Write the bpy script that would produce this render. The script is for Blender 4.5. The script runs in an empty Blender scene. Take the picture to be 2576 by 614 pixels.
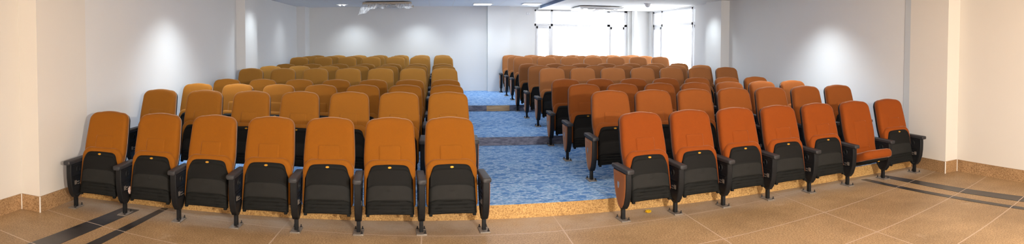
import bpy, bmesh, math, random
from mathutils import Vector, Matrix
random.seed(7)
sc = bpy.context.scene
col = sc.collection
sc.view_settings.view_transform = 'Standard'
sc.view_settings.look = 'None'
sc.view_settings.exposure = 0.0
PI = math.pi
EYE = 1.639

# ---------------------------------------------------------------- materials
def srgb(r, g, b):
    f = lambda c: c / 12.92 if c <= .04045 else ((c + .055) / 1.055) ** 2.4
    return (f(r / 255), f(g / 255), f(b / 255), 1)

class NT:
    def __init__(s, name):
        s.m = bpy.data.materials.new(name); s.m.use_nodes = True
        s.t = s.m.node_tree; s.b = s.t.nodes['Principled BSDF']
    def n(s, typ, **kw):
        nd = s.t.nodes.new(typ)
        for k, v in kw.items():
            if k in nd.inputs: nd.inputs[k].default_value = v
            else: setattr(nd, k, v)
        return nd
    def l(s, a, b): s.t.links.new(a, b)
    def coord(s, kind='Object', scale=(1, 1, 1)):
        tc = s.n('ShaderNodeTexCoord'); mp = s.n('ShaderNodeMapping')
        mp.inputs['Scale'].default_value = scale
        s.l(tc.outputs[kind], mp.inputs['Vector']); return mp.outputs['Vector']
    def noise(s, vec, scale, detail=2, rough=.5):
        nd = s.n('ShaderNodeTexNoise'); nd.inputs['Scale'].default_value = scale
        nd.inputs['Detail'].default_value = detail; nd.inputs['Roughness'].default_value = rough
        if vec is not None: s.l(vec, nd.inputs['Vector'])
        return nd.outputs['Fac']
    def ramp(s, fac, stops, interp='LINEAR'):
        nd = s.n('ShaderNodeValToRGB'); cr = nd.color_ramp; cr.interpolation = interp
        while len(cr.elements) < len(stops): cr.elements.new(.5)
        for e, (p, c) in zip(cr.elements, stops): e.position = p; e.color = c
        s.l(fac, nd.inputs['Fac']); return nd.outputs['Color']
    def mix(s, fac, a, b, mode='MIX'):
        nd = s.n('ShaderNodeMix'); nd.data_type = 'RGBA'; nd.blend_type = mode
        for sock, v in ((nd.inputs[0], fac), (nd.inputs[6], a), (nd.inputs[7], b)):
            if hasattr(v, 'is_output'): s.l(v, sock)
            else: sock.default_value = v
        return nd.outputs[2]
    def math(s, op, a, b=None, c=None):
        nd = s.n('ShaderNodeMath'); nd.operation = op
        for k, v in enumerate((a, b, c)):
            if v is None: continue
            if hasattr(v, 'is_output'): s.l(v, nd.inputs[k])
            else: nd.inputs[k].default_value = v
        return nd.outputs[0]
    def bump(s, h, strength=.2, dist=.01):
        nd = s.n('ShaderNodeBump'); nd.inputs['Strength'].default_value = strength
        nd.inputs['Distance'].default_value = dist
        s.l(h, nd.inputs['Height']); s.l(nd.outputs['Normal'], s.b.inputs['Normal'])
    def set(s, **kw):
        for k, v in kw.items():
            k = k.replace('_', ' ')
            if hasattr(v, 'is_output'): s.l(v, s.b.inputs[k])
            else: s.b.inputs[k].default_value = v
        return s

def W(c, k=1.0):
    return (c[0] * k, c[1] * k, c[2] * k, 1)

def fabric(name, c):
    t = NT(name); v = t.coord()
    n1 = t.noise(v, 260, 2, .7); n2 = t.noise(v, 5, 2)
    a = t.mix(n1, W(c, .78), W(c, 1.22))
    b = t.mix(t.math('MULTIPLY', n2, .35), a, W(c, .7))
    t.set(Base_Color=b, Roughness=.85)
    t.b.inputs['Sheen Weight'].default_value = .45
    t.b.inputs['Sheen Roughness'].default_value = .3
    t.b.inputs['Sheen Tint'].default_value = (1, .80, .68, 1)
    t.b.inputs['Specular IOR Level'].default_value = .2
    t.bump(n1, .25, .002); return t.m

def plain(name, c, rough=.5, metal=0, var=.12, scale=30, spec=.5, bump=0):
    t = NT(name); v = t.coord(); n = t.noise(v, scale, 3)
    t.set(Base_Color=t.mix(n, W(c, 1 - var), W(c, 1 + var)), Roughness=rough, Metallic=metal)
    t.b.inputs['Specular IOR Level'].default_value = spec
    if bump: t.bump(n, bump, .003)
    return t.m

def emit(name, c, s):
    t = NT(name); t.set(Base_Color=(.8, .8, .8, 1)); t.b.inputs['Emission Color'].default_value = c
    t.b.inputs['Emission Strength'].default_value = s; return t.m

M = {}
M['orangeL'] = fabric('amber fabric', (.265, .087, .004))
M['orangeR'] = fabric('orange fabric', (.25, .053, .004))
M['orangeL1'] = fabric('amber fabric light veil', (.30, .112, .011)); M['orangeR1'] = fabric('orange fabric light veil', (.28, .078, .013))  # middle rows: same fabric, a little glare and cool light mixed into the colour
M['orangeL2'] = fabric('amber fabric glare veil', (.36, .165, .028)); M['orangeR2'] = fabric('orange fabric glare veil', (.36, .135, .042))  # rear rows: same fabric with window glare and cool light baked into the colour
M['panel_orange'] = fabric('tan panel fabric', (.30, .105, .035))
M['black'] = plain('black plastic', (.011, .012, .014), .5, var=.3, scale=40, spec=.22)
M['armtop'] = plain('dark grey plastic', (.03, .03, .034), .5, var=.25, scale=60, spec=.35, bump=.05)
M['shell'] = plain('seat shell plastic', (.0085, .0092, .009), .7, var=.25, scale=25, spec=.14)
M['band'] = plain('worn grey plastic', (.015, .0155, .015), .7, var=.25, scale=14, spec=.2)
M['gold'] = plain('gold badge', (.75, .42, .05), .35, .6)
M['steel'] = plain('dull steel', (.30, .27, .24), .5, .6, var=.3, scale=60)
M['silver'] = plain('silver emblem', (.45, .46, .50), .35, .8)
M['bolt'] = plain('dark bolt', (.03, .03, .035), .45, .5)

t = NT('perforated plastic')
v = t.coord('Object', (1, 1, 1))
sx = t.n('ShaderNodeSeparateXYZ'); t.l(v, sx.inputs[0])
wx = t.math('SINE', t.math('MULTIPLY', sx.outputs[0], 2 * PI / .0075)); wz = t.math('SINE', t.math('MULTIPLY', sx.outputs[2], 2 * PI / .0075))
d = t.math('MULTIPLY', wx, wz)
f = t.math('GREATER_THAN', d, .15)
t.set(Base_Color=t.mix(f, (.012, .0125, .0125, 1), (.004, .004, .004, 1)), Roughness=.7, Specular_IOR_Level=.14); M['mesh'] = t.m

def wall_mat(name, c):
    t = NT(name); v = t.coord('Object'); n = t.noise(v, .7, 4, .6); n2 = t.noise(v, 60, 2)
    t.set(Base_Color=t.mix(n, W(c, .96), W(c, 1.03)), Roughness=.75); t.bump(n2, .05, .002)
    t.b.inputs['Specular IOR Level'].default_value = .25
    return t.m
M['wall'] = wall_mat('white painted plaster', (.76, .765, .77))
M['wallwarm'] = wall_mat('lamp warmed plaster', (.76, .725, .675))  # near walls: the front lamp's warm light tinted into the white plaster
M['grooveshade'] = wall_mat('shaded groove strip', (.56, .60, .64))  # cool shade of a wall groove, put into the colour of a flush strip

def granite(name, lo, hi, dark, grid=False):
    t = NT(name); v = t.coord('Object')
    n1 = t.noise(v, 75, 3, .7); n2 = t.noise(v, 1.1, 4, .65); n3 = t.noise(v, 190, 2, .6)
    c = t.ramp(n1, [(.32, dark), (.46, lo), (.62, hi)])
    c = t.mix(t.math('MULTIPLY', t.math('GREATER_THAN', n3, .62), .5), c, W(hi, 1.25))
    stain = t.ramp(n2, [(.35, (.72, .68, .62, 1)), (.6, (1.05, 1.03, 1, 1))])
    c = t.mix(1.0, c, stain, 'MULTIPLY')
    if grid:
        sx = t.n('ShaderNodeSeparateXYZ'); t.l(v, sx.inputs[0]); x, y = sx.outputs[0], sx.outputs[1]
        wob = t.math('MULTIPLY', t.math('SUBTRACT', t.noise(v, 3, 3), .5), .012)
        # long joints along y, cross joints swept in shallow arcs parallel to the first row
        gx = t.math('ABSOLUTE', t.math('SUBTRACT', t.math('FRACT', t.math('ADD', t.math('DIVIDE', t.math('ADD', t.math('ADD', x, .13), wob), 1.235), .5)), .5))
        lx = t.math('LESS_THAN', gx, .0045)
        inx = t.math('MULTIPLY', t.math('GREATER_THAN', x, -2.5), t.math('LESS_THAN', x, 4.7))
        lx = t.math('MULTIPLY', lx, inx)
        yy = t.math('SUBTRACT', y, t.math('MULTIPLY', t.math('MULTIPLY', x, x), t.math('ADD', .031, t.math('MULTIPLY', t.math('SIGN', x), -.003))))
        gy = t.math('ABSOLUTE', t.math('SUBTRACT', t.math('FRACT', t.math('ADD', t.math('DIVIDE', t.math('ADD', t.math('SUBTRACT', yy, 4.98), wob), .765), 10.5)), .5))
        ly = t.math('LESS_THAN', gy, .0085)
        line = t.math('MAXIMUM', lx, ly)
        c = t.mix(t.math('MULTIPLY', line, .75), c, (.60, .47, .38, 1))
        # pale cement dust along the foot of the platform and thin scuffs
        dst = t.math('SUBTRACT', t.math('SUBTRACT', y, t.math('MULTIPLY', x, .0374)), 4.86)
        dm = t.n('ShaderNodeMapRange'); t.l(dst, dm.inputs[0]); dm.inputs[1].default_value = 0; dm.inputs[2].default_value = .35
        dust = t.math('MULTIPLY', dm.outputs[0], t.ramp(t.noise(v, 2.6, 5, .7), [(.3, (.12, .12, .12, 1)), (.65, (.8, .8, .8, 1))]))
        c = t.mix(dust, c, (.47, .40, .33, 1))
        sp = t.ramp(t.noise(v, 1.9, 6, .75), [(.62, (0, 0, 0, 1)), (.72, (.5, .5, .5, 1))])
        c = t.mix(sp, c, (.55, .42, .30, 1))
    t.set(Base_Color=c, Roughness=.42 if grid else .5)
    t.b.inputs['Specular IOR Level'].default_value = .35
    return t.m
M['floor'] = granite('tan granite floor', (.33, .212, .108, 1), (.50, .352, .205, 1), (.165, .092, .044, 1), True)
M['base'] = granite('tan granite skirting', (.34, .205, .10, 1), (.50, .33, .185, 1), (.17, .095, .045, 1))
M['riser'] = granite('tan granite riser', (.50, .30, .11, 1), (.70, .46, .19, 1), (.24, .12, .04, 1))

t = NT('black granite stripe'); v = t.coord('Object')
n = t.noise(v, 2.2, 5, .7)
sx = t.n('ShaderNodeSeparateXYZ'); t.l(v, sx.inputs[0]); x, y = sx.outputs[0], sx.outputs[1]
yy = t.math('SUBTRACT', y, t.math('MULTIPLY', t.math('MULTIPLY', x, x), t.math('ADD', .031, t.math('MULTIPLY', t.math('SIGN', x), -.003))))
ly = t.math('LESS_THAN', t.math('ABSOLUTE', t.math('SUBTRACT', t.math('FRACT', t.math('ADD', t.math('DIVIDE', t.math('SUBTRACT', yy, 4.98), .765), 10.5)), .5)), .008)
c = t.ramp(n, [(.35, (.014, .014, .016, 1)), (.7, (.060, .053, .050, 1))])
t.set(Base_Color=t.mix(t.math('MULTIPLY', ly, .8), c, (.60, .48, .40, 1)), Roughness=.35); M['stripe'] = t.m

t = NT('blue carpet'); v = t.coord('Object', (12, 26, 26)); n1 = t.noise(v, 1.0, 2, .6)
v2 = t.coord('Object', (34, 50, 50)); n2 = t.noise(v2, 1, 2, .6); n3 = t.noise(t.coord('Object'), .7, 3)
c = t.ramp(n1, [(.38, (.055, .19, .54, 1)), (.47, (.11, .26, .56, 1)), (.54, (.56, .71, .90, 1)), (.62, (.17, .36, .66, 1))])
c = t.mix(t.math('MULTIPLY', n2, .35), c, (.10, .24, .52, 1))
c = t.mix(t.math('MULTIPLY', n3, .3), c, (.24, .42, .68, 1))
t.set(Base_Color=c, Roughness=.95); t.b.inputs['Specular IOR Level'].default_value = .1; t.bump(n2, .3, .004); M['carpet'] = t.m
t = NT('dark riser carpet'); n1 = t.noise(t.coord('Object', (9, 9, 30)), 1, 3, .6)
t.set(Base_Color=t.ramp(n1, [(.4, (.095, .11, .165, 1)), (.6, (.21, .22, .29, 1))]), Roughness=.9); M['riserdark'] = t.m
t = NT('worn plank wood'); n1 = t.noise(t.coord('Object', (3, 3, 45)), 1, 4, .6)
t.set(Base_Color=t.ramp(n1, [(.3, (.30, .19, .10, 1)), (.7, (.62, .45, .26, 1))]), Roughness=.7); M['plank'] = t.m

t = NT('ceiling tiles'); v = t.coord('Object'); sx = t.n('ShaderNodeSeparateXYZ'); t.l(v, sx.inputs[0])
g = []
for k, o in ((0, .18), (1, .25)):
    g.append(t.math('LESS_THAN', t.math('ABSOLUTE', t.math('SUBTRACT', t.math('FRACT', t.math('ADD', t.math('DIVIDE', t.math('ADD', sx.outputs[k], o), .6), 20.5)), .5)), .018))
line = t.math('MAXIMUM', g[0], g[1]); n = t.noise(v, 90, 2)
c = t.mix(n, (.88, .91, .95, 1), (.92, .94, .97, 1))
t.set(Base_Color=t.mix(line, c, (.88, .88, .88, 1)), Roughness=.8); M['ceil'] = t.m
M['ceilwhite'] = wall_mat('white ceiling board', (.86, .85, .82))
M['fascia'] = plain('unlit fascia tone', (.20, .27, .40), .7, var=.05, scale=4)  # dark blue-grey of the unlit drop face put into the base colour
M['frame'] = plain('white window frame', (.74, .75, .78), .5, var=.03)
M['acwhite'] = plain('cassette plastic', (.78, .78, .76), .45, var=.04)
M['actan'] = plain('tan packing strip', (.50, .40, .29), .6, var=.1)
M['slot'] = plain('dark slot', (.10, .075, .06), .6)
M['lamp'] = emit('lamp diffuser', (.92, .97, 1, 1), 9)
M['switchw'] = plain('switch plastic', (.72, .72, .75), .4, var=.03)
M['yellow'] = plain('yellow foil', (.75, .50, .02), .3, .3, var=.3, scale=80)
M['tissue'] = plain('pink tissue', (.62, .47, .42), .9, var=.1)
M['fixture'] = plain('white fixture', (.85, .86, .88), .4, var=.03)

t = NT('window glass'); t.b.inputs['Base Color'].default_value = (1, 1, 1, 1); t.b.inputs['Roughness'].default_value = .0
t.b.inputs['Transmission Weight'].default_value = 1; t.b.inputs['IOR'].default_value = 1.02; M['glass'] = t.m

def film(name, c, trans):
    t = NT(name); t.set(Base_Color=c, Roughness=.15)
    out = [n for n in t.t.nodes if n.type == 'OUTPUT_MATERIAL'][0]
    tr = t.n('ShaderNodeBsdfTransparent'); mx = t.n('ShaderNodeMixShader')
    n = t.noise(t.coord('Object', (9, 9, 3)), 1.6, 4, .7)
    fac = t.ramp(n, [(.35, (trans, trans, trans, 1)), (.7, (trans * .35, trans * .35, trans * .35, 1))])
    t.l(fac, mx.inputs[0]); t.l(t.b.outputs[0], mx.inputs[1]); t.l(tr.outputs[0], mx.inputs[2]); t.l(mx.outputs[0], out.inputs['Surface'])
    return t.m
M['film'] = film('clear plastic film', (.8, .82, .86, 1), .93)
M['bag'] = film('clear crumpled bag', (.85, .72, .74, 1), .55)

# ---------------------------------------------------------------- mesh helpers
def obj(name, bm, mats, parent=None, smooth=True, sharp=40, loc=None):
    me = bpy.data.meshes.new(name)
    bmesh.ops.recalc_face_normals(bm, faces=bm.faces)
    bm.to_mesh(me); bm.free()
    for m in (mats if isinstance(mats, (list, tuple)) else [mats]): me.materials.append(m)
    if smooth:
        for p in me.polygons: p.use_smooth = True
        me.set_sharp_from_angle(angle=math.radians(sharp))
    o = bpy.data.objects.new(name, me); col.objects.link(o)
    if parent: o.parent = parent
    if loc: o.location = loc
    return o

def box(bm, x0, x1, y0, y1, z0, z1, bevel=0, mi=0, seg=2):
    n0 = set(bm.faces)
    vs = [bm.verts.new((x, y, z)) for x in (x0, x1) for y in (y0, y1) for z in (z0, z1)]
    q = [(0, 1, 3, 2), (4, 6, 7, 5), (0, 4, 5, 1), (2, 3, 7, 6), (0, 2, 6, 4), (1, 5, 7, 3)]
    fs = [bm.faces.new([vs[i] for i in f]) for f in q]
    if bevel:
        es = list({e for f in fs for e in f.edges})
        bmesh.ops.bevel(bm, geom=es, offset=bevel, segments=seg, affect='EDGES', profile=.6)
    for f in set(bm.faces) - n0: f.material_index = mi
    return bm

def cyl(bm, p0, p1, r, n=10, r2=None, mi=0):
    p0, p1 = Vector(p0), Vector(p1); d = (p1 - p0).normalized()
    a = d.orthogonal().normalized(); b = d.cross(a); r2 = r if r2 is None else r2
    A = [bm.verts.new(p0 + r * (math.cos(2 * PI * i / n) * a + math.sin(2 * PI * i / n) * b)) for i in range(n)]
    B = [bm.verts.new(p1 + r2 * (math.cos(2 * PI * i / n) * a + math.sin(2 * PI * i / n) * b)) for i in range(n)]
    fs = [bm.faces.new((A[i], A[(i + 1) % n], B[(i + 1) % n], B[i])) for i in range(n)]
    fs += [bm.faces.new(A[::-1]), bm.faces.new(B)]
    for f in fs: f.material_index = mi
    return bm

def smooth_poly(pts, n=64):
    """closed Catmull-Rom through pts, resampled"""
    k = len(pts); out = []
    per = max(2, n // k)
    for i in range(k):
        p0, p1, p2, p3 = (Vector(pts[(i + j - 1) % k]) for j in range(4))
        for s in range(per):
            u = s / per
            out.append(.5 * ((2 * p1) + (p2 - p0) * u + (2 * p0 - 5 * p1 + 4 * p2 - p3) * u * u + (3 * p1 - p0 - 3 * p2 + p3) * u ** 3))
    return out

def rings(bm, loops, cap0=True, cap1=True, mis=None):
    L = [[bm.verts.new(p) for p in lp] for lp in loops]
    n = len(L[0])
    for k in range(len(L) - 1):
        for i in range(n):
            f = bm.faces.new((L[k][i], L[k][(i + 1) % n], L[k + 1][(i + 1) % n], L[k + 1][i]))
            if mis: f.material_index = mis[k]
    if cap0: bm.faces.new(L[0][::-1])
    if cap1:
        f = bm.faces.new(L[-1])
        if mis: f.material_index = mis[-1]
    return bm

def rrect(w, h, r, n=6, top=None):
    """rounded rectangle outline about the origin in (u, v); top gives another radius for the upper corners"""
    out = []
    for cx, cy, a0, rr in ((w / 2, h / 2, 0, top or r), (-w / 2, h / 2, PI / 2, top or r), (-w / 2, -h / 2, PI, r), (w / 2, -h / 2, 1.5 * PI, r)):
        ox = cx - math.copysign(rr, cx); oy = cy - math.copysign(rr, cy)
        for i in range(n + 1):
            a = a0 + PI / 2 * i / n
            out.append((ox + rr * math.cos(a), oy + rr * math.sin(a)))
    return out

# ---------------------------------------------------------------- the chair
# local frame: x across, y back (the sitter faces -y), z up; the posts stand at y = 0
def lean(z):                      # front face of the backrest
    u = (z - .30) / .675
    return .045 + .165 * u + .03 * u * u

BW, BZ0, BZ1 = .462, .33, .974
def back_outline(grow=0.0, z0=BZ0, z1=BZ1):
    h = z1 - z0; pts = []
    # half profile: width as a function of height, rounded shoulders
    prof = []
    for i in range(15):
        z = z0 + (h - .10) * i / 14
        if z < .62: w = BW / 2 * (.915 + .085 * math.sin(PI / 2 * min(1, max(0, (z - .44)) / .18)))
        else: w = BW / 2 * (1 - .055 * ((z - .62) / .25) ** 1.5)
        prof.append((w, z))
    w, z = prof[-1]
    for i in range(1, 11):
        a = PI / 2 * i / 10
        prof.append((w - .100 * (1 - math.cos(a) ** .85), z + .088 * math.sin(a) ** .9))
    w, z = prof[-1]
    for i in range(1, 6):
        uu = i / 5
        prof.append((w * (1 - uu), z + .012 * (1 - (1 - uu) ** 2)))
    right = [(a + (grow if a > 1e-6 else 0), b + (grow if b > z1 - .12 else 0)) for a, b in prof]
    left = [(-a, b) for a, b in right[-2::-1]]
    return right + left

def back_mesh():
    o = back_outline(); cz = (BZ0 + BZ1) / 2 + .02
    def loop(s, inset, d):
        out = []
        for x, z in o:
            k = max(0.0, 1 - inset / max(.02, math.hypot(x, z - cz)))
            X, Z = x * k, cz + (z - cz) * k
            out.append((X, lean(Z) - d + .10 * max(0, abs(X) / .23 - .0) ** 2 * -.10, Z))
        return out
    L = [loop(1, .02, -.075), loop(1, .004, -.065), loop(1, 0, -.045), loop(1, .0, -.012), loop(1, .006, .006), loop(1, .02, .018), loop(1, .045, .024),
         loop(1, .09, .028), loop(1, .14, .030), loop(1, .19, .031)]
    bm = bmesh.new(); rings(bm, L); return bm

def back_shell_mesh():
    o = back_outline(-.004, .20, .964); cz = .58
    def loop(inset, d):
        out = []
        for x, z in o:
            k = max(0.0, 1 - inset / max(.02, math.hypot(x, z - cz)))
            X, Z = x * k, cz + (z - cz) * k
            out.append((X, lean(Z) - d, Z))
        return out
    bm = bmesh.new(); rings(bm, [loop(.02, -.05), loop(.004, -.05), loop(0, -.06), loop(0, -.085), loop(.02, -.105), loop(.06, -.115), loop(.15, -.12)])
    return bm

def lumbar_mesh():
    bm = bmesh.new(); o = [(x, .575 + y) for x, y in rrect(.195, .33, .018, 5)]
    def loop(k, d):
        return [(x * k, lean(.575 + (z - .575) * k) - .0245 - d - .006 * (1 - (abs(x * k) / .23) ** 2), .575 + (z - .575) * k) for x, z in o]
    rings(bm, [loop(1, -.012), loop(1, .004), loop(.955, .009), loop(.85, .0105), loop(.5, .011)]); return bm

# seat, tipped up: a pan facing the front, the cushion behind it
SZ0, SZ1 = .165, .585
def fy(z): return -.055 + .085 * (z - SZ0) / (SZ1 - SZ0)      # front face of the tipped pan
def shell_mesh():
    bm = bmesh.new(); NX, NZ = 28, 44
    G = []
    for j in range(NZ + 1):
        tt = j / NZ; row = []
        for i in range(NX + 1):
            s = -1 + 2 * i / NX
            w = .212 - .012 * tt
            x = s * w * (1 - .10 * max(0, tt - .86) / .14 * (0 if abs(s) < .8 else 1) * (abs(s) - .8) / .2)
            top = SZ1 - .012 * abs(s) ** 2 - .062 * max(0, (abs(s) - .55) / .45) ** 2.6
            bot = SZ0 + .010 * (1 - s * s)
            z = bot + (top - bot) * tt
            e = max(0, (abs(s) - .90) / .10); eb = max(0, 1 - tt / .04); et = max(0, (tt - .95) / .05)
            d = .022 * e ** 2 + .012 * eb ** 2 + .02 * et ** 2
            d -= .012 * (1 - s * s)                                   # gentle belly
            if .60 < tt < .91 and abs(s) < .90: d += .006             # perforated field sunk in
            if .30 < tt <= .60: d -= .002
            for c in (.285, .21, .135, .07):
                q = tt - (c - .035 * (1 - s * s))
                if abs(s) < .93: d += .007 * math.exp(-(q / .012) ** 2)
            r = math.hypot(s * w, z - .395)
            if abs(r - .018) < .009: d -= .004
            row.append(bm.verts.new((x, fy(z) + d, z)))
        G.append(row)
    for j in range(NZ):
        for i in range(NX):
            f = bm.faces.new((G[j][i], G[j][i + 1], G[j + 1][i + 1], G[j + 1][i]))
            tt = (j + .5) / NZ; s = abs(-1 + 2 * (i + .5) / NX)
            f.material_index = 1 if (.60 < tt < .91 and s < .90) else (2 if .30 < tt <= .60 else 0)
    rim = [G[0][i] for i in range(NX + 1)] + [G[j][NX] for j in range(1, NZ + 1)] + [G[NZ][i] for i in range(NX - 1, -1, -1)] + [G[j][0] for j in range(NZ - 1, 0, -1)]
    back = [bm.verts.new((v.co.x * .985, fy(v.co.z) + .045, v.co.z)) for v in rim]
    for i in range(len(rim)):
        k = (i + 1) % len(rim); bm.faces.new((rim[i], back[i], back[k], rim[k]))
    bm.faces.new(back)
    for s in (-1, 1):                                                # stub feet at the lower corners
        box(bm, s * .19 - .014, s * .19 + .014, fy(SZ0) + .004, fy(SZ0) + .035, SZ0 - .014, SZ0 + .01, .004)
    return bm

def cushion_mesh():
    """cushion of the tipped seat: thick pad behind the pan, its front edge showing above it"""
    bm = bmesh.new(); o = []
    for x, z in rrect(.446, .40, .05, 7, top=.085):
        o.append((x, .410 + z + (.012 * (1 - (x / .22) ** 2) if z > .1 else 0)))
    cz = .405
    def loop(inset, d, dz=0):
        out = []
        for x, z in o:
            k = max(0, 1 - inset / max(.03, math.hypot(x, z - cz)))
            X, Z = x * k, cz + (z - cz) * k
            out.append((X, fy(Z) + d, Z + dz))
        return out
    rings(bm, [loop(.03, .022), loop(.006, .026), loop(-.004, .044), loop(-.004, .080), loop(.004, .10), loop(.02, .118), loop(.05, .128), loop(.12, .134), loop(.17, .135)])
    return bm

def badge_mesh(z=.566):
    bm = bmesh.new()
    def loop(k, d): return [(.017 * k * math.cos(a), fy(z) - .011 - d, z + .0085 * k * math.sin(a)) for a in [2 * PI * i / 20 for i in range(20)]]
    rings(bm, [loop(1, -.012), loop(1, .002), loop(.85, .005), loop(.8, .0035), loop(.5, .0035)]); return bm

PANEL = [(-.128, .462), (-.132, .40), (-.130, .32), (-.118, .235), (-.085, .155), (-.045, .112), (-.005, .102), (.045, .122), (.095, .18), (.135, .255), (.158, .33), (.168, .40), (.172, .462)]
def panel_loop(inset, x):
    cy, cz = .015, .31; out = []
    for y, z in PANEL:
        k = 1 - inset / math.hypot(y - cy, z - cz)
        out.append((x, cy + (y - cy) * k, cz + (z - cz) * k))
    return out
def panel_mesh():
    bm = bmesh.new()
    h = .029
    rings(bm, [panel_loop(.035, -h + .007), panel_loop(.028, -h), panel_loop(.006, -h), panel_loop(0, -h + .006), panel_loop(0, h - .006), panel_loop(.006, h), panel_loop(.028, h), panel_loop(.035, h - .007)])
    for s in (-1, 1):                                               # raised pivot boss, mechanism slot and ribs on both faces
        X = s * (h - .007)
        n = 18
        ro = [bm.verts.new((X + s * .006, .02 + .034 * math.cos(2 * PI * i / n), .395 + .034 * math.sin(2 * PI * i / n))) for i in range(n)]
        ri = [bm.verts.new((X + s * .006, .02 + .024 * math.cos(2 * PI * i / n), .395 + .024 * math.sin(2 * PI * i / n))) for i in range(n)]
        rc = [bm.verts.new((X, .02 + .022 * math.cos(2 * PI * i / n), .395 + .022 * math.sin(2 * PI * i / n))) for i in range(n)]
        rb = [bm.verts.new((X, .02 + .037 * math.cos(2 * PI * i / n), .395 + .037 * math.sin(2 * PI * i / n))) for i in range(n)]
        for A, B in ((rb, ro), (ro, ri), (ri, rc)):
            for i in range(n): bm.faces.new((A[i], A[(i + 1) % n], B[(i + 1) % n], B[i]))
        a, b = sorted((X, X + s * .006))
        for y0, y1, z0, z1 in ((-.085, .105, .325, .331), (-.075, .095, .225, .231), (-.085, -.079, .225, .331), (.10, .106, .225, .331), (-.07, .09, .30, .304)):
            box(bm, a, b, y0, y1, z0, z1)
        box(bm, a, b - .001 if s > 0 else b, -.055, -.02, .245, .285, 0, 1)
        box(bm, a, b, -.01, .03, .262, .272, 0, 1); box(bm, a, b, .0, .07, .24, .248, 0, 1)
    return bm

def armrest_mesh():
    bm = bmesh.new()
    prof = rrect(.078, .040, .012, 4, top=.013)
    L = []
    for y, k, dz in ((-.172, .80, -.003), (-.166, .95, 0), (-.155, 1, 0), (.0, 1, .002), (.17, .97, .004), (.20, .93, .004), (.207, .75, .003)):
        L.append([(u * k, y, .480 + v * k + dz) for u, v in prof])
    rings(bm, L); return bm

def post_mesh():
    bm = bmesh.new(); box(bm, -.017, .017, -.02, .02, .008, .16, .004); return bm
def plate_mesh():
    bm = bmesh.new()
    box(bm, -.045, .045, -.085, .085, 0.0, .009, .002)
    for x, y in ((-.03, .065), (.03, .065), (-.03, -.065), (.03, -.065)):
        cyl(bm, (x, y, .009), (x, y, .012), .012, 10)
    return bm
def bolt_mesh():
    bm = bmesh.new(); cyl(bm, (0, 0, .012), (0, 0, .020), .010, 6); cyl(bm, (0, 0, .020), (0, 0, .036), .0055, 8); return bm
def insert_mesh():                     # upholstered face on the aisle side of an end panel
    bm = bmesh.new(); h = -.029
    rings(bm, [panel_loop(.014, h + .004), panel_loop(.014, h - .003), panel_loop(.020, h - .006), panel_loop(.06, h - .0065)]); return bm
def emblem_mesh():
    bm = bmesh.new()
    sh = [(-.022, .03), (-.022, 0), (-.016, -.022), (0, -.036), (.016, -.022), (.022, 0), (.022, .03), (.01, .026), (0, .033), (-.01, .026)]
    def loop(k, x): return [(x, .035 + a * k, .33 + b * k) for a, b in sh]
    rings(bm, [loop(1, -.034), loop(1, -.037), loop(.85, -.0385), loop(.8, -.0375), loop(.35, -.0375)]); return bm

def down_seat():
    """the seat with its cushion let down, for the one chair nobody tipped up"""
    R = Matrix.Translation((0, .17, .23)) @ Matrix.Rotation(math.radians(84), 4, 'X') @ Matrix.Translation((0, -.0, -SZ0))
    return R

PROTO = {}
def proto(name, bm, mats, sharp=40):
    me = bpy.data.meshes.new(name); bmesh.ops.recalc_face_normals(bm, faces=bm.faces); bm.to_mesh(me); bm.free()
    for m in (mats if isinstance(mats, (list, tuple)) else [mats]): me.materials.append(m)
    for p in me.polygons: p.use_smooth = True
    me.set_sharp_from_angle(angle=math.radians(sharp)); PROTO[name] = me
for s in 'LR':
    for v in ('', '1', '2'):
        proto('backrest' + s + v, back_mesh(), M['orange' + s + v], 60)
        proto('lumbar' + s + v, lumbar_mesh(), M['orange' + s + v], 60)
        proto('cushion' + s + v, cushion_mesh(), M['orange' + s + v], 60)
proto('back_shell', back_shell_mesh(), M['black'], 50)
proto('seat_shell', shell_mesh(), [M['shell'], M['mesh'], M['band']], 50)
proto('badge', badge_mesh(), M['gold'])
proto('panel', panel_mesh(), [M['black'], M['steel']], 35)
proto('armrest', armrest_mesh(), M['armtop'], 50)
proto('post', post_mesh(), M['black'])
proto('plate', plate_mesh(), M['steel'])
proto('bolt', bolt_mesh(), M['bolt'])
proto('insert', insert_mesh(), M['panel_orange'], 40)
proto('emblem', emblem_mesh(), M['silver'])

def put(name, mesh, parent, loc=(0, 0, 0), label=None):
    o = bpy.data.objects.new(name, PROTO[mesh]); col.objects.link(o); o.parent = parent; o.location = loc
    if label: o['label'] = label
    return o

def side_support(root, x, end, detail, mirror=False):
    p = put('side_panel', 'panel', root, (x, 0, 0))
    put('armrest', 'armrest', root, (x, 0, 0))
    put('post', 'post', root, (x, 0, 0))
    f = put('foot_plate', 'plate', root, (x, 0, 0))
    if detail:
        for bx, by in ((-.03, .065), (.03, .065), (.03, -.065)): put('bolt', 'bolt', f, (bx, by, 0))
    if end:
        q = put('end_panel', 'insert', p, (0, 0, 0), 'orange upholstered face of the end panel')
        e = put('emblem', 'emblem', p, (0, 0, 0), 'silver shield emblem on the end panel')
        if mirror: q.scale.x = -1; e.scale.x = -1

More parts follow.
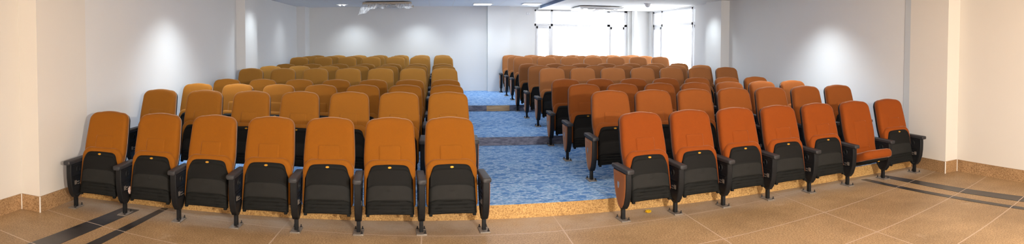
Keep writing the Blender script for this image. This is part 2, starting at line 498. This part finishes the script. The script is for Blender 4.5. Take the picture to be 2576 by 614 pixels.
ORD = ['first', 'second', 'third', 'fourth', 'fifth', 'sixth', 'seventh']
ROWN = [None, 'front row', 'second row', 'third row', 'fourth row', 'fifth row', 'sixth row', 'seventh row', 'eighth row', 'ninth row', 'back row']
def chair(side, row, j, X, Y, Z, yaw, xl, xr, aisle_left, folded=False):
    blk = 'block before the plain wall' if side == 'L' else 'block nearest the windows'
    fromaisle = (6 - j) if side == 'L' else j
    t = bpy.data.objects.new('auditorium_chair', None); col.objects.link(t); t.empty_display_size = .1
    t.location = (X, Y, Z); t.rotation_euler = (0, 0, yaw)
    colr = 'amber' if side == 'L' else 'orange'
    where = {0: 'at the aisle end', 6: 'beside the wall'}.get(fromaisle, ORD[fromaisle] + ' from the aisle')
    state = 'with its seat folded down' if folded else None
    if folded: t['label'] = f'{colr} chair with its seat folded down, {where}, {ROWN[row]}, near the windows'
    else: t['label'] = f'{colr} tip-up chair {where}, {ROWN[row]}, {blk}'
    t['category'] = 'chair'
    t['group'] = f'chairs in the {ROWN[row]} of the {blk}'
    detail = row <= 2 or (side == 'R' and j == 0)
    sv = side + ('' if row == 1 else '1' if row < 5 else '2')  # farther rows take the fabric copies with glare in their colour
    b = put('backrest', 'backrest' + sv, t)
    if row <= 3: put('lumbar_pad', 'lumbar' + sv, b)
    put('back_shell', 'back_shell', t, label='black moulded back shell')
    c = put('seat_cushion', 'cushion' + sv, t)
    s = put('seat_shell', 'seat_shell', t, label='black underside of the seat')
    if row <= 3: put('badge', 'badge', s, label='oval golden badge')
    if folded:
        R = down_seat()
        for q in (c, s): q.matrix_local = R
    side_support(t, xl, side == 'R' and j == 0, detail)
    if xr is not None: side_support(t, xr, side == 'L' and j == 6, detail, True)
    return t

XS = {'L': {1: [-3.21, -2.635, -2.065, -1.505, -.952, -.408, .134],
  2: [-3.312, -2.71, -2.119, -1.54, -0.973, -0.418, 0.126], 3: [-3.296, -2.697, -2.109, -1.532, -0.967, -0.412, 0.131],
  4: [-3.281, -2.684, -2.098, -1.523, -0.959, -0.406, 0.136], 5: [-3.247, -2.656, -2.076, -1.507, -0.95, -0.403, 0.132],
  6: [-3.221, -2.637, -2.062, -1.497, -0.941, -0.396, 0.14], 7: [-3.215, -2.634, -2.063, -1.502, -0.95, -0.407, 0.126],
  8: [-3.185, -2.618, -2.056, -1.497, -0.943, -0.394, 0.151], 9: [-3.18, -2.615, -2.054, -1.497, -0.943, -0.392, 0.151], 10: [-3.18, -2.615, -2.054, -1.497, -0.943, -0.392, 0.155]},
 'R': {1: [1.992, 2.54, 3.09, 3.647, 4.215, 4.80, 5.39],
  2: [1.977, 2.509, 3.05, 3.599, 4.155, 4.72, 5.293], 3: [1.964, 2.506, 3.054, 3.607, 4.167, 4.733, 5.304],
  4: [1.967, 2.513, 3.063, 3.618, 4.177, 4.74, 5.308], 5: [1.973, 2.517, 3.068, 3.626, 4.19, 4.76, 5.337],
  6: [1.958, 2.513, 3.073, 3.637, 4.206, 4.779, 5.356], 7: [1.946, 2.508, 3.072, 3.639, 4.209, 4.781, 5.355],
  8: [1.982, 2.533, 3.087, 3.646, 4.209, 4.776, 5.347], 9: [1.975, 2.53, 3.087, 3.646, 4.209, 4.776, 5.347], 10: [1.955, 2.52, 3.085, 3.646, 4.209, 4.776, 5.347]}}
LEGY = {'L': [4.918, 4.946, 4.970, 4.986, 5.005, 5.034, 5.072, 5.118], 'R': [5.19, 5.242, 5.280, 5.306, 5.322, 5.334, 5.338, 5.34]}
DY = [None, 0, 6.2746, 7.4269, 8.57, 9.7071, 10.8488, 12.0187, 13.166, 14.20, 15.24]
R1, R2, R3 = .133, .2575, .3775
LZ = [None, 0, R1, R1, R1, R2, R2, R2, R3, R3, R3]
for side in 'LR':
    for row in range(1, 11):
        xs = XS[side][row]
        for j in range(7):
            if row == 1:
                ya, yb = LEGY[side][j], LEGY[side][j + 1]
                Y = (ya + yb) / 2; yaw = math.atan2(yb - ya, .56)
            else: Y, yaw = DY[row], 0
            gl = (xs[j] - xs[j - 1]) / 2 if j else (.25 if side == 'L' and row > 4 else .28)
            gr = None if j < 6 else .28
            chair(side, row, j, xs[j], Y, LZ[row], yaw, -gl, gr, side == 'R', folded=(side == 'R' and row == 1 and j == 5))

# ---------------------------------------------------------------- the room
def struct(name, bm, mats, smooth=False):
    o = obj(name, bm, mats, None, smooth); o['kind'] = 'structure'; return o
def sbox(name, m, *a, **k):
    return struct(name, box(bmesh.new(), *a, **k), m)
def prism(name, m, pts, z0, z1):
    bm = bmesh.new(); rings(bm, [[(x, y, z0) for x, y in pts], [(x, y, z1) for x, y in pts]]); return struct(name, bm, m)

XL, XR, EW, CZ = -3.70, 5.95, 15.85, 2.655
CZR = 2.59
e1 = lambda x: 5.4291 + .0374 * x
E2, E3 = 8.6738, 12.0555
sbox('floor', M['floor'], -4.2, 6.5, -4.0, 5.8, -.12, 0)
prism('floor_platform_lower', M['carpet'], [(XL, e1(XL)), (XR, e1(XR)), (XR, 9.0), (XL, 9.0)], 0.0, R1)
prism('floor_platform_middle', M['carpet'], [(XL, E2), (XR, E2), (XR, 12.4), (XL, 12.4)], 0.0, R2)
prism('floor_platform_upper', M['carpet'], [(XL, E3), (XR, E3), (XR, EW + .3), (XL, EW + .3)], 0.0, R3)
prism('trim_1', M['riser'], [(XL, e1(XL) - .012), (XR, e1(XR) - .012), (XR, e1(XR) + .002), (XL, e1(XL) + .002)], 0, R1 - .004)
sbox('trim_2', M['riserdark'], XL, XR, E2 - .008, E2 + .004, R1, R2 - .004)
sbox('trim_3', M['riserdark'], XL, XR, E3 - .008, E3 + .004, R2, R3 - .004)
o = obj('plank', box(bmesh.new(), 1.025, 1.50, E3 - .03, E3 - .008, R2, R3 - .006, .004), M['plank'])
o['label'] = 'short worn wooden plank fixed across the face of the upper carpet step'; o['category'] = 'plank'

# side walls, with their projecting columns
sbox('wall_left', M['wall'], XL - .3, XL, 5.42, EW + .3, 0, CZ + .3)
sbox('wall_left_front', M['wallwarm'], -4.25, -3.925, -4.0, 4.57, 0, CZ + .3)
prism('wall_left_corner', M['wallwarm'], [(-4.0, 4.57), (XL + .012, 4.57), (XL + .004, 5.45), (XL, 5.45), (XL - .2, 5.45), (-4.0, 5.45)], 0, CZ + .3)
sbox('wall_left_column', M['wall'], XL, -3.52, 10.46, 11.2, 0, CZ + .05)
sbox('wall_left_rear_column', M['wall'], XL, -3.47, 15.30, EW, 0, CZ + .05)
sbox('wall_right_front', M['wallwarm'], 6.18, 6.5, -4.0, 5.03, 0, CZ + .3)
prism('wall_right_corner', M['wallwarm'], [(6.3, 5.03), (5.938, 5.03), (5.938, 5.72), (6.3, 5.72)], 0, CZ + .3)
sbox('trim_4', M['grooveshade'], XR - .012, XR + .05, 5.72, 5.83, 0, CZ)
sbox('wall_right', M['wall'], XR, XR + .3, 5.83, 12.70, 0, CZ + .3)
sbox('wall_right_column', M['wall'], 5.75, XR, 10.98, 11.72, 0, CZ + .05)
sbox('wall_right_rear', M['wall'], XR, XR + .3, 15.63, EW + .3, 0, CZ + .3)
# rear wall: plain stretch, column, stretch by the window
sbox('wall_rear', M['wall'], XL - .3, 1.36, EW, EW + .3, 0, CZ + .3)
sbox('wall_rear_column', M['wall'], 1.36, 1.95, EW - .22, EW + .3, 0, CZ + .3)
sbox('wall_rear_pier', M['wall'], 1.95, 2.655, EW, EW + .3, 0, CZ + .3)
sbox('wall_rear_corner', M['wall'], 5.33, XR + .3, EW, EW + .3, 0, CZ + .3)
sbox('wall_front', M['wallwarm'], -4.3, 6.5, -4.2, -4.0, -.1, CZ + .3)
bm = bmesh.new(); cyl(bm, (5.50, EW - .09, R3), (5.50, EW - .09, CZR), .075, 20)
struct('trim_5', bm, M['wall'], True)
# sills and lintels round the two windows
sbox('wall_rear_sill', M['wall'], 2.655, 5.33, EW, EW + .3, 0, R3 + .35)
sbox('wall_right_sill', M['wall'], XR, XR + .3, 12.70, 15.63, 0, R3 + .35)
sbox('wall_rear_lintel', M['wall'], 2.655, 5.33, EW, EW + .3, CZR, CZ + .3)
sbox('wall_right_lintel', M['wall'], XR, XR + .3, 12.70, 15.63, CZR - .02, CZ + .3)

# ceiling
sbox('ceiling', M['ceil'], -4.2, 2.74, -4.0, EW + .2, CZ, CZ + .1)
sbox('ceiling_right', M['ceilwhite'], 2.74, 6.4, -4.0, EW + .2, CZR, CZR + .16)
sbox('trim_6', M['fascia'], 2.715, 2.74, -4.0, 15.3, CZR - .008, CZ)

# skirtings of the front part
def skirt(name, pts, th=.018, hh=.155):
    bm = bmesh.new()
    # closed ribbon along the wall line
    inner = [Vector(p) for p in pts]; outer = []
    for i, p in enumerate(inner):
        d = (inner[min(i + 1, len(inner) - 1)] - inner[max(i - 1, 0)]).normalized(); n = Vector((-d.y, d.x))
        outer.append(p + n * th)
    loop = inner + outer[::-1]
    rings(bm, [[(p.x, p.y, 0) for p in loop], [(p.x, p.y, hh) for p in loop]]); return struct(name, bm, M['base'])
sbox('baseboard_left_front', M['base'], -3.93, -3.912, -4.0, 4.57, 0, .155)
sbox('baseboard_left_return', M['base'], -3.93, -3.672, 4.552, 4.575, 0, .155)
prism('baseboard_left', M['base'], [(-3.672, 4.574), (-3.672, e1(XL) - .012), (-3.71, e1(XL) - .012), (-3.71, 4.574)], 0, .155)
sbox('baseboard_right_front', M['base'], 6.165, 6.19, -4.0, 5.03, 0, .155)
sbox('baseboard_right_return', M['base'], 5.92, 6.19, 5.012, 5.035, 0, .155)
sbox('baseboard_right', M['base'], 5.92, 5.945, 5.034, e1(XR) - .012, 0, .155)

for k, (x, y) in enumerate(((-3.913, 4.552), (-3.672, 4.552), (5.920, 5.012), (6.166, 5.012))):
    bm = bmesh.new(); cyl(bm, (x, y, 0), (x, y, .156), .008, 8); struct('trim_%d' % (7 + k), bm, M['wallwarm'], True)

# black inlaid floor stripes
def stripe(name, pts, m='stripe', z=.003):
    bm = bmesh.new(); rings(bm, [[(x, y, -.01) for x, y in pts], [(x, y, z) for x, y in pts]]); return struct(name, bm, M[m])
stripe('floor_stripe_1', [(-3.30, 2.2), (-3.06, 2.2), (-2.86, 5.12), (-3.055, 5.12)])
stripe('floor_stripe_2', [(-2.86, 2.2), (-2.70, 2.2), (-2.618, 5.28), (-2.685, 5.28)])
stripe('floor_stripe_3', [(5.25, 5.45), (5.13, 5.45), (5.184, 4.977), (5.254, 4.214), (5.385, 3.437), (5.60, 2.2), (5.80, 2.2), (5.580, 3.564), (5.441, 4.292), (5.336, 5.027)])
stripe('floor_stripe_4', [(4.915, 5.45), (4.83, 5.45), (4.87, 5.0), (4.929, 4.51), (5.093, 3.421), (5.28, 2.2), (5.37, 2.2), (5.175, 3.451), (5.072, 4.197), (4.96, 4.95)])

# windows
def window(name, frame_boxes, panes):
    t = bpy.data.objects.new(name, None); col.objects.link(t); t['kind'] = 'structure'
    bm = bmesh.new()
    for b in frame_boxes: box(bm, *b, .006)
    obj('window_frame', bm, M['frame'], t)
    for p in panes: obj('pane', box(bmesh.new(), *p), M['glass'], t, False)
    return t
zb, zt, zm = R3 + .35, CZR, 2.165
y0, y1 = EW + .06, EW + .12
xa, xb, x1, x2 = 2.655, 5.33, 3.15, 4.78
fr = [(xa, xb, y0, y1, zb, zb + .07), (xa, xb, y0, y1, zt - .05, zt), (xa, xb, y0, y1, zm - .03, zm + .04), (xa, xa + .06, y0, y1, zb, zt), (xb - .09, xb, y0, y1, zb, zt),
      (x1 - .035, x1 + .035, y0, y1, zb, zt), (x2 - .045, x2 + .045, y0, y1, zb, zt)]
for a, b in ((xa + .06, x1 - .035), (x2 + .045, xb - .09)):           # opening sashes
    fr += [(a, a + .05, y0 - .02, y1, zb + .07, zm - .03), (b - .05, b, y0 - .02, y1, zb + .07, zm - .03), (a, b, y0 - .02, y1, zm - .10, zm - .03), (a, b, y0 - .02, y1, zb + .07, zb + .13)]
pn = []
for a, b in ((xa + .06, x1 - .035), (x1 + .035, x2 - .045), (x2 + .045, xb - .09)):
    pn += [(a, b, y0 + .025, y0 + .031, zb + .07, zm - .03), (a, b, y0 + .025, y0 + .031, zm + .04, zt - .05)]
window('window_1', fr, pn)
x0, x1_ = XR + .06, XR + .12
ya, yb, ym1, ym2 = 12.70, 15.63, 14.95, 12.98
zt2 = CZR - .02
fr = [(x0, x1_, ya, yb, zb, zb + .07), (x0, x1_, ya, yb, zt2 - .05, zt2), (x0, x1_, ya, yb, zm - .03, zm + .04), (x0, x1_, ya, ya + .08, zb, zt2), (x0, x1_, yb - .10, yb, zb, zt2),
      (x0, x1_, ym1 - .05, ym1 + .05, zb, zt2), (x0, x1_, ym2 - .05, ym2 + .05, zb, zt2)]
for a, b in ((ym1 + .05, yb - .10), (ya + .08, ym2 - .05)):
    w = min(.05, (b - a) * .3)
    fr += [(x0 - .02, x1_, a, a + w, zb + .07, zm - .03), (x0 - .02, x1_, b - w, b, zb + .07, zm - .03), (x0 - .02, x1_, a, b, zm - .10, zm - .03)]
pn = []
for a, b in ((ym1 + .05, yb - .10), (ym2 + .05, ym1 - .05), (ya + .08, ym2 - .05)):
    pn += [(x0 + .025, x0 + .031, a, b, zb + .07, zm - .03), (x0 + .025, x0 + .031, a, b, zm + .04, zt2 - .05)]
window('window_2', fr, pn)

# ---------------------------------------------------------------- fittings
def thing(name, label, cat, loc=(0, 0, 0), group=None, rz=0):
    t = bpy.data.objects.new(name, None); col.objects.link(t); t.location = loc; t.rotation_euler = (0, 0, rz)
    t['label'] = label; t['category'] = cat; t.empty_display_size = .1
    if group: t['group'] = group
    return t

def cassette(loc, label):
    t = thing('air_conditioner', label, 'air conditioner', loc)
    w = .56
    bm = bmesh.new()
    rings(bm, [[(x * k, y * k, z) for x, y in ((-w, -w), (w, -w), (w, w), (-w, w))] for k, z in ((1, 0), (1, -.02), (.93, -.05), (.62, -.055), (.60, -.035))]); obj('panel', bm, M['acwhite'], t, False)
    for s in range(4):
        a = s * PI / 2; c, sn = math.cos(a), math.sin(a)
        bm = bmesh.new(); box(bm, -.33, .33, -.475, -.405, -.060, -.048, .004)
        bmesh.ops.rotate(bm, verts=bm.verts, cent=(0, 0, 0), matrix=Matrix.Rotation(a, 3, 'Z')); obj('air_slot', bm, M['slot'], t)
        bm = bmesh.new(); box(bm, -.31, .31, -.455, -.425, -.066, -.058, .003)
        bmesh.ops.rotate(bm, verts=bm.verts, cent=(0, 0, 0), matrix=Matrix.Rotation(a, 3, 'Z')); obj('louver', bm, M['acwhite'], t)
    bm = bmesh.new()
    for k in range(7): box(bm, -.30, .30, -.30 + k * .095, -.27 + k * .095, -.052, -.044)
    obj('intake_grille', bm, M['acwhite'], t, False)
    return t
t = cassette((-1.17, 14.45, CZ - .02), 'plastic-wrapped ceiling air conditioner above the rows before the plain wall')
for (a, b, c, d) in ((-.58, .58, -.60, -.56), (-.58, .58, .56, .60)):
    obj('packing_strip', box(bmesh.new(), a, b, c, d, -.055, -.005, .004), M['actan'], t)
cassette((4.0, 14.45, CZR - .02), 'white ceiling air conditioner near the windows with a sagging plastic cover')

def sheet(name, f, nu, nv, m, label, cat):
    bm = bmesh.new(); G = [[bm.verts.new(f(i / nu, j / nv)) for i in range(nu + 1)] for j in range(nv + 1)]
    for j in range(nv):
        for i in range(nu): bm.faces.new((G[j][i], G[j][i + 1], G[j + 1][i + 1], G[j + 1][i]))
    o = obj(name, bm, m, None, True, 180); o['label'] = label; o['category'] = cat; return o
def f1(u, v):
    x = -1.75 + 1.18 * u
    hang = .10 + .17 * max(0, 1 - u * 2.6) ** 1 + .05 * max(0, (u - .85) / .15) + .02 * math.sin(u * 17)
    y = 13.84 - .03 * math.sin(u * 31) * v - .05 * v * math.sin(u * 7 + 1) - .02 * math.sin(u * 63) * v
    z = CZ - .05 - hang * v + .012 * math.sin(u * 41 + v * 5) * v
    return (x - .10 * v * (1 - u), y, z)
sheet('plastic_sheet', f1, 60, 10, M['film'], 'torn clear plastic sheet hanging from the air conditioner before the plain wall', 'plastic sheet')
def f2(u, v):
    x = 3.42 + .85 * u; y = 13.86 + .9 * v
    z = CZR - .096 - .05 * math.sin(PI * u) * math.sin(PI * min(1, v * 1.3)) - .012 * math.sin(u * 23 + v * 7) * math.sin(PI * u)
    return (x, y, z)
sheet('plastic_cover', f2, 40, 20, M['film'], 'thin plastic cover sagging under the air conditioner near the windows', 'plastic sheet')

# ceiling lamps
def panel_light(loc, w, d, label, energy):
    t = thing('ceiling_light', label, 'ceiling light', loc, 'ceiling lights near the rear wall')
    bm = bmesh.new()
    box(bm, -w / 2 - .03, w / 2 + .03, -d / 2 - .03, -d / 2, -.022, 0, .003); box(bm, -w / 2 - .03, w / 2 + .03, d / 2, d / 2 + .03, -.022, 0, .003)
    box(bm, -w / 2 - .03, -w / 2, -d / 2, d / 2, -.022, 0, .003); box(bm, w / 2, w / 2 + .03, -d / 2, d / 2, -.022, 0, .003)
    obj('frame', bm, M['fixture'], t)
    obj('diffuser', box(bmesh.new(), -w / 2, w / 2, -d / 2, d / 2, -.016, -.004), M['lamp'], t, False)
panel_light((1.16, 14.85, CZ), .44, .50, 'bright square ceiling light above the aisle', 1)
panel_light((2.36, 14.6, CZ), .40, .50, 'bright square ceiling light beside the blue-grey ceiling drop', 1)
t = thing('ceiling_light', 'round twin-tube ceiling light before the plain rear wall', 'ceiling light', (-2.38, 14.7, CZ), 'ceiling lights near the rear wall')
bm = bmesh.new(); n = 28
rings(bm, [[(r * math.cos(2 * PI * i / n), r * math.sin(2 * PI * i / n), z) for i in range(n)] for r, z in ((.15, 0), (.155, -.012), (.14, -.02), (.12, -.012), (.115, 0))], True, False)
obj('frame', bm, M['fixture'], t)
for s in (-1, 1):
    bm = bmesh.new(); cyl(bm, (s * .05, -.07, -.022), (s * .05, .07, -.022), .018, 10); obj('lamp_tube', bm, M['lamp'], t)
# domed fixtures on the white ceiling
def dome(name, loc, r, label):
    bm = bmesh.new(); n = 20
    rings(bm, [[(r * k * math.cos(2 * PI * i / n), r * k * math.sin(2 * PI * i / n), z) for i in range(n)] for k, z in ((1, 0), (1, -.015), (.86, -.025), (.72, -.06), (.4, -.085), (.1, -.092))])
    t = thing(name, label, 'ceiling fixture', loc)
    obj('dome', bm, M['fixture'], t)
    bm = bmesh.new(); rings(bm, [[(r * k * math.cos(2 * PI * i / n), r * k * math.sin(2 * PI * i / n), z) for i in range(n)] for k, z in ((1.12, 0), (1.12, -.008), (1.0, -.012))]); obj('base_ring', bm, M['fixture'], t)
dome('smoke_detector', (4.75, 12.7, CZR), .085, 'small white dome on the white ceiling near the windows')

# wall switch by the window
t = thing('wall_switch', 'small white wall switch between the rear column and the window', 'switch', (2.48, EW, 2.475))
obj('plate', box(bmesh.new(), -.045, .045, -.012, 0, -.042, .042, .004), M['switchw'], t)
for s in (-1, 1): obj('rocker', box(bmesh.new(), s * .02 - .015, s * .02 + .015, -.019, -.011, -.024, .024, .003), M['fixture'], t)

# litter
def crumple(name, loc, sx, sy, sz, m, label, cat, seed=1):
    rr = random.Random(seed); bm = bmesh.new(); bmesh.ops.create_icosphere(bm, subdivisions=3, radius=1)
    for v in bm.verts:
        k = .65 + .5 * rr.random(); v.co = Vector((v.co.x * sx * k, v.co.y * sy * k, max(0, (v.co.z * .5 + .5)) * sz * k))
    o = obj(name, bm, m, None, True, 20, loc); o['label'] = label; o['category'] = cat; return o
crumple('candy_wrapper', (2.02, 5.335, 0), .032, .03, .03, M['yellow'], 'small crumpled yellow wrapper on the floor beneath the front row', 'wrapper', 3)
crumple('plastic_bag', (1.86, 11.86, R2), .085, .075, .14, M['bag'], 'crumpled clear plastic bag on the carpet against the upper step', 'bag', 5)

crumple('tissue', (-2.868, 4.955, .20), .014, .035, .075, M['tissue'], 'crumpled pinkish tissue tucked into an armrest panel of the front row', 'tissue', 9)

# ---------------------------------------------------------------- light
def light(name, typ, loc, energy, color, **kw):
    d = bpy.data.lights.new(name, typ); d.energy = energy; d.color = color
    rot = kw.pop('rot', None)
    for k, v in kw.items(): setattr(d, k, v)
    o = bpy.data.objects.new(name, d); col.objects.link(o); o.location = loc
    if rot: o.rotation_euler = rot
    return o
light('stage_lamp', 'POINT', (2.2, -1.2, 2.08), 1080, (1, .91, .80), shadow_soft_size=.07)
WARM, COOL = (1, .86, .70), (.88, .95, 1)
for k, y in enumerate((2.0, 5.5, 9.5, 13.2)):
    light('ceiling_panel_lamp', 'AREA', (1.2, y, CZR - .06), (28, 32, 42, 60)[k], ((1, .92, .82), (1, .97, .93), COOL, COOL)[k], shape='RECTANGLE', size=6.5, size_y=1.2)
for x, y, e in ((XL + .80, 7.5, 210), (XL + .62, 10.75, 70), (XL + .55, 13.6, 30), (XR - .80, 7.55, 230), (XR - .62, 11.3, 70),
                (-2.2, EW - .58, 80), (-.45, EW - .58, 80), (1.0, EW - .68, 60), (2.2, EW - .75, 40), (5.0, 14.9, 110)):  # last spot is added fill to brighten the window corner, no lamp known there
    z = (CZR if x > 2.74 else CZ) - .03
    light('downlight_and_fill', 'SPOT', (x, y, z), e, (.86, .95, 1), spot_size=math.radians(118), spot_blend=1.0, shadow_soft_size=.12)
light('daylight_rear', 'AREA', (4.0, EW + .6, 1.75), 130, (.93, .97, 1), shape='RECTANGLE', size=2.6, size_y=2.0, rot=(-PI / 2, 0, 0))
light('daylight_side', 'AREA', (XR + .7, 14.2, 1.75), 130, (.93, .97, 1), shape='RECTANGLE', size=2.0, size_y=2.8, rot=(0, PI / 2, 0))
w = bpy.data.worlds.new('sky'); sc.world = w; w.use_nodes = True
bg = w.node_tree.nodes['Background']; bg.inputs['Color'].default_value = (.96, .98, 1, 1); bg.inputs['Strength'].default_value = 1.5

# ---------------------------------------------------------------- camera: the photograph is a stitched cylindrical panorama
F, XC, V0, PITCH, ROLL = 1480.94, 1098.48, 155.806, .0303, .0015
cd = bpy.data.cameras.new('camera'); cam = bpy.data.objects.new('camera', cd); col.objects.link(cam)
cd.type = 'PANO'; cd.panorama_type = 'CENTRAL_CYLINDRICAL'
cd.central_cylindrical_radius = 1
cd.central_cylindrical_range_u_min = (0 - XC) / F; cd.central_cylindrical_range_u_max = (2576 - XC) / F
cd.central_cylindrical_range_v_min = -(614 - V0) / F; cd.central_cylindrical_range_v_max = V0 / F
cd.clip_start = .05; cd.clip_end = 200
cp, sp, cr, sr = math.cos(PITCH), math.sin(PITCH), math.cos(ROLL), math.sin(ROLL)
fwd = Vector((0, cp, -sp)); up0 = Vector((0, sp, cp)); rt0 = Vector((1, 0, 0))
rt = rt0 * cr - up0 * sr; up = up0 * cr + rt0 * sr
m = Matrix((rt, up, -fwd)).transposed().to_4x4(); m.translation = (0, 0, EYE)
cam.matrix_world = m
sc.camera = cam
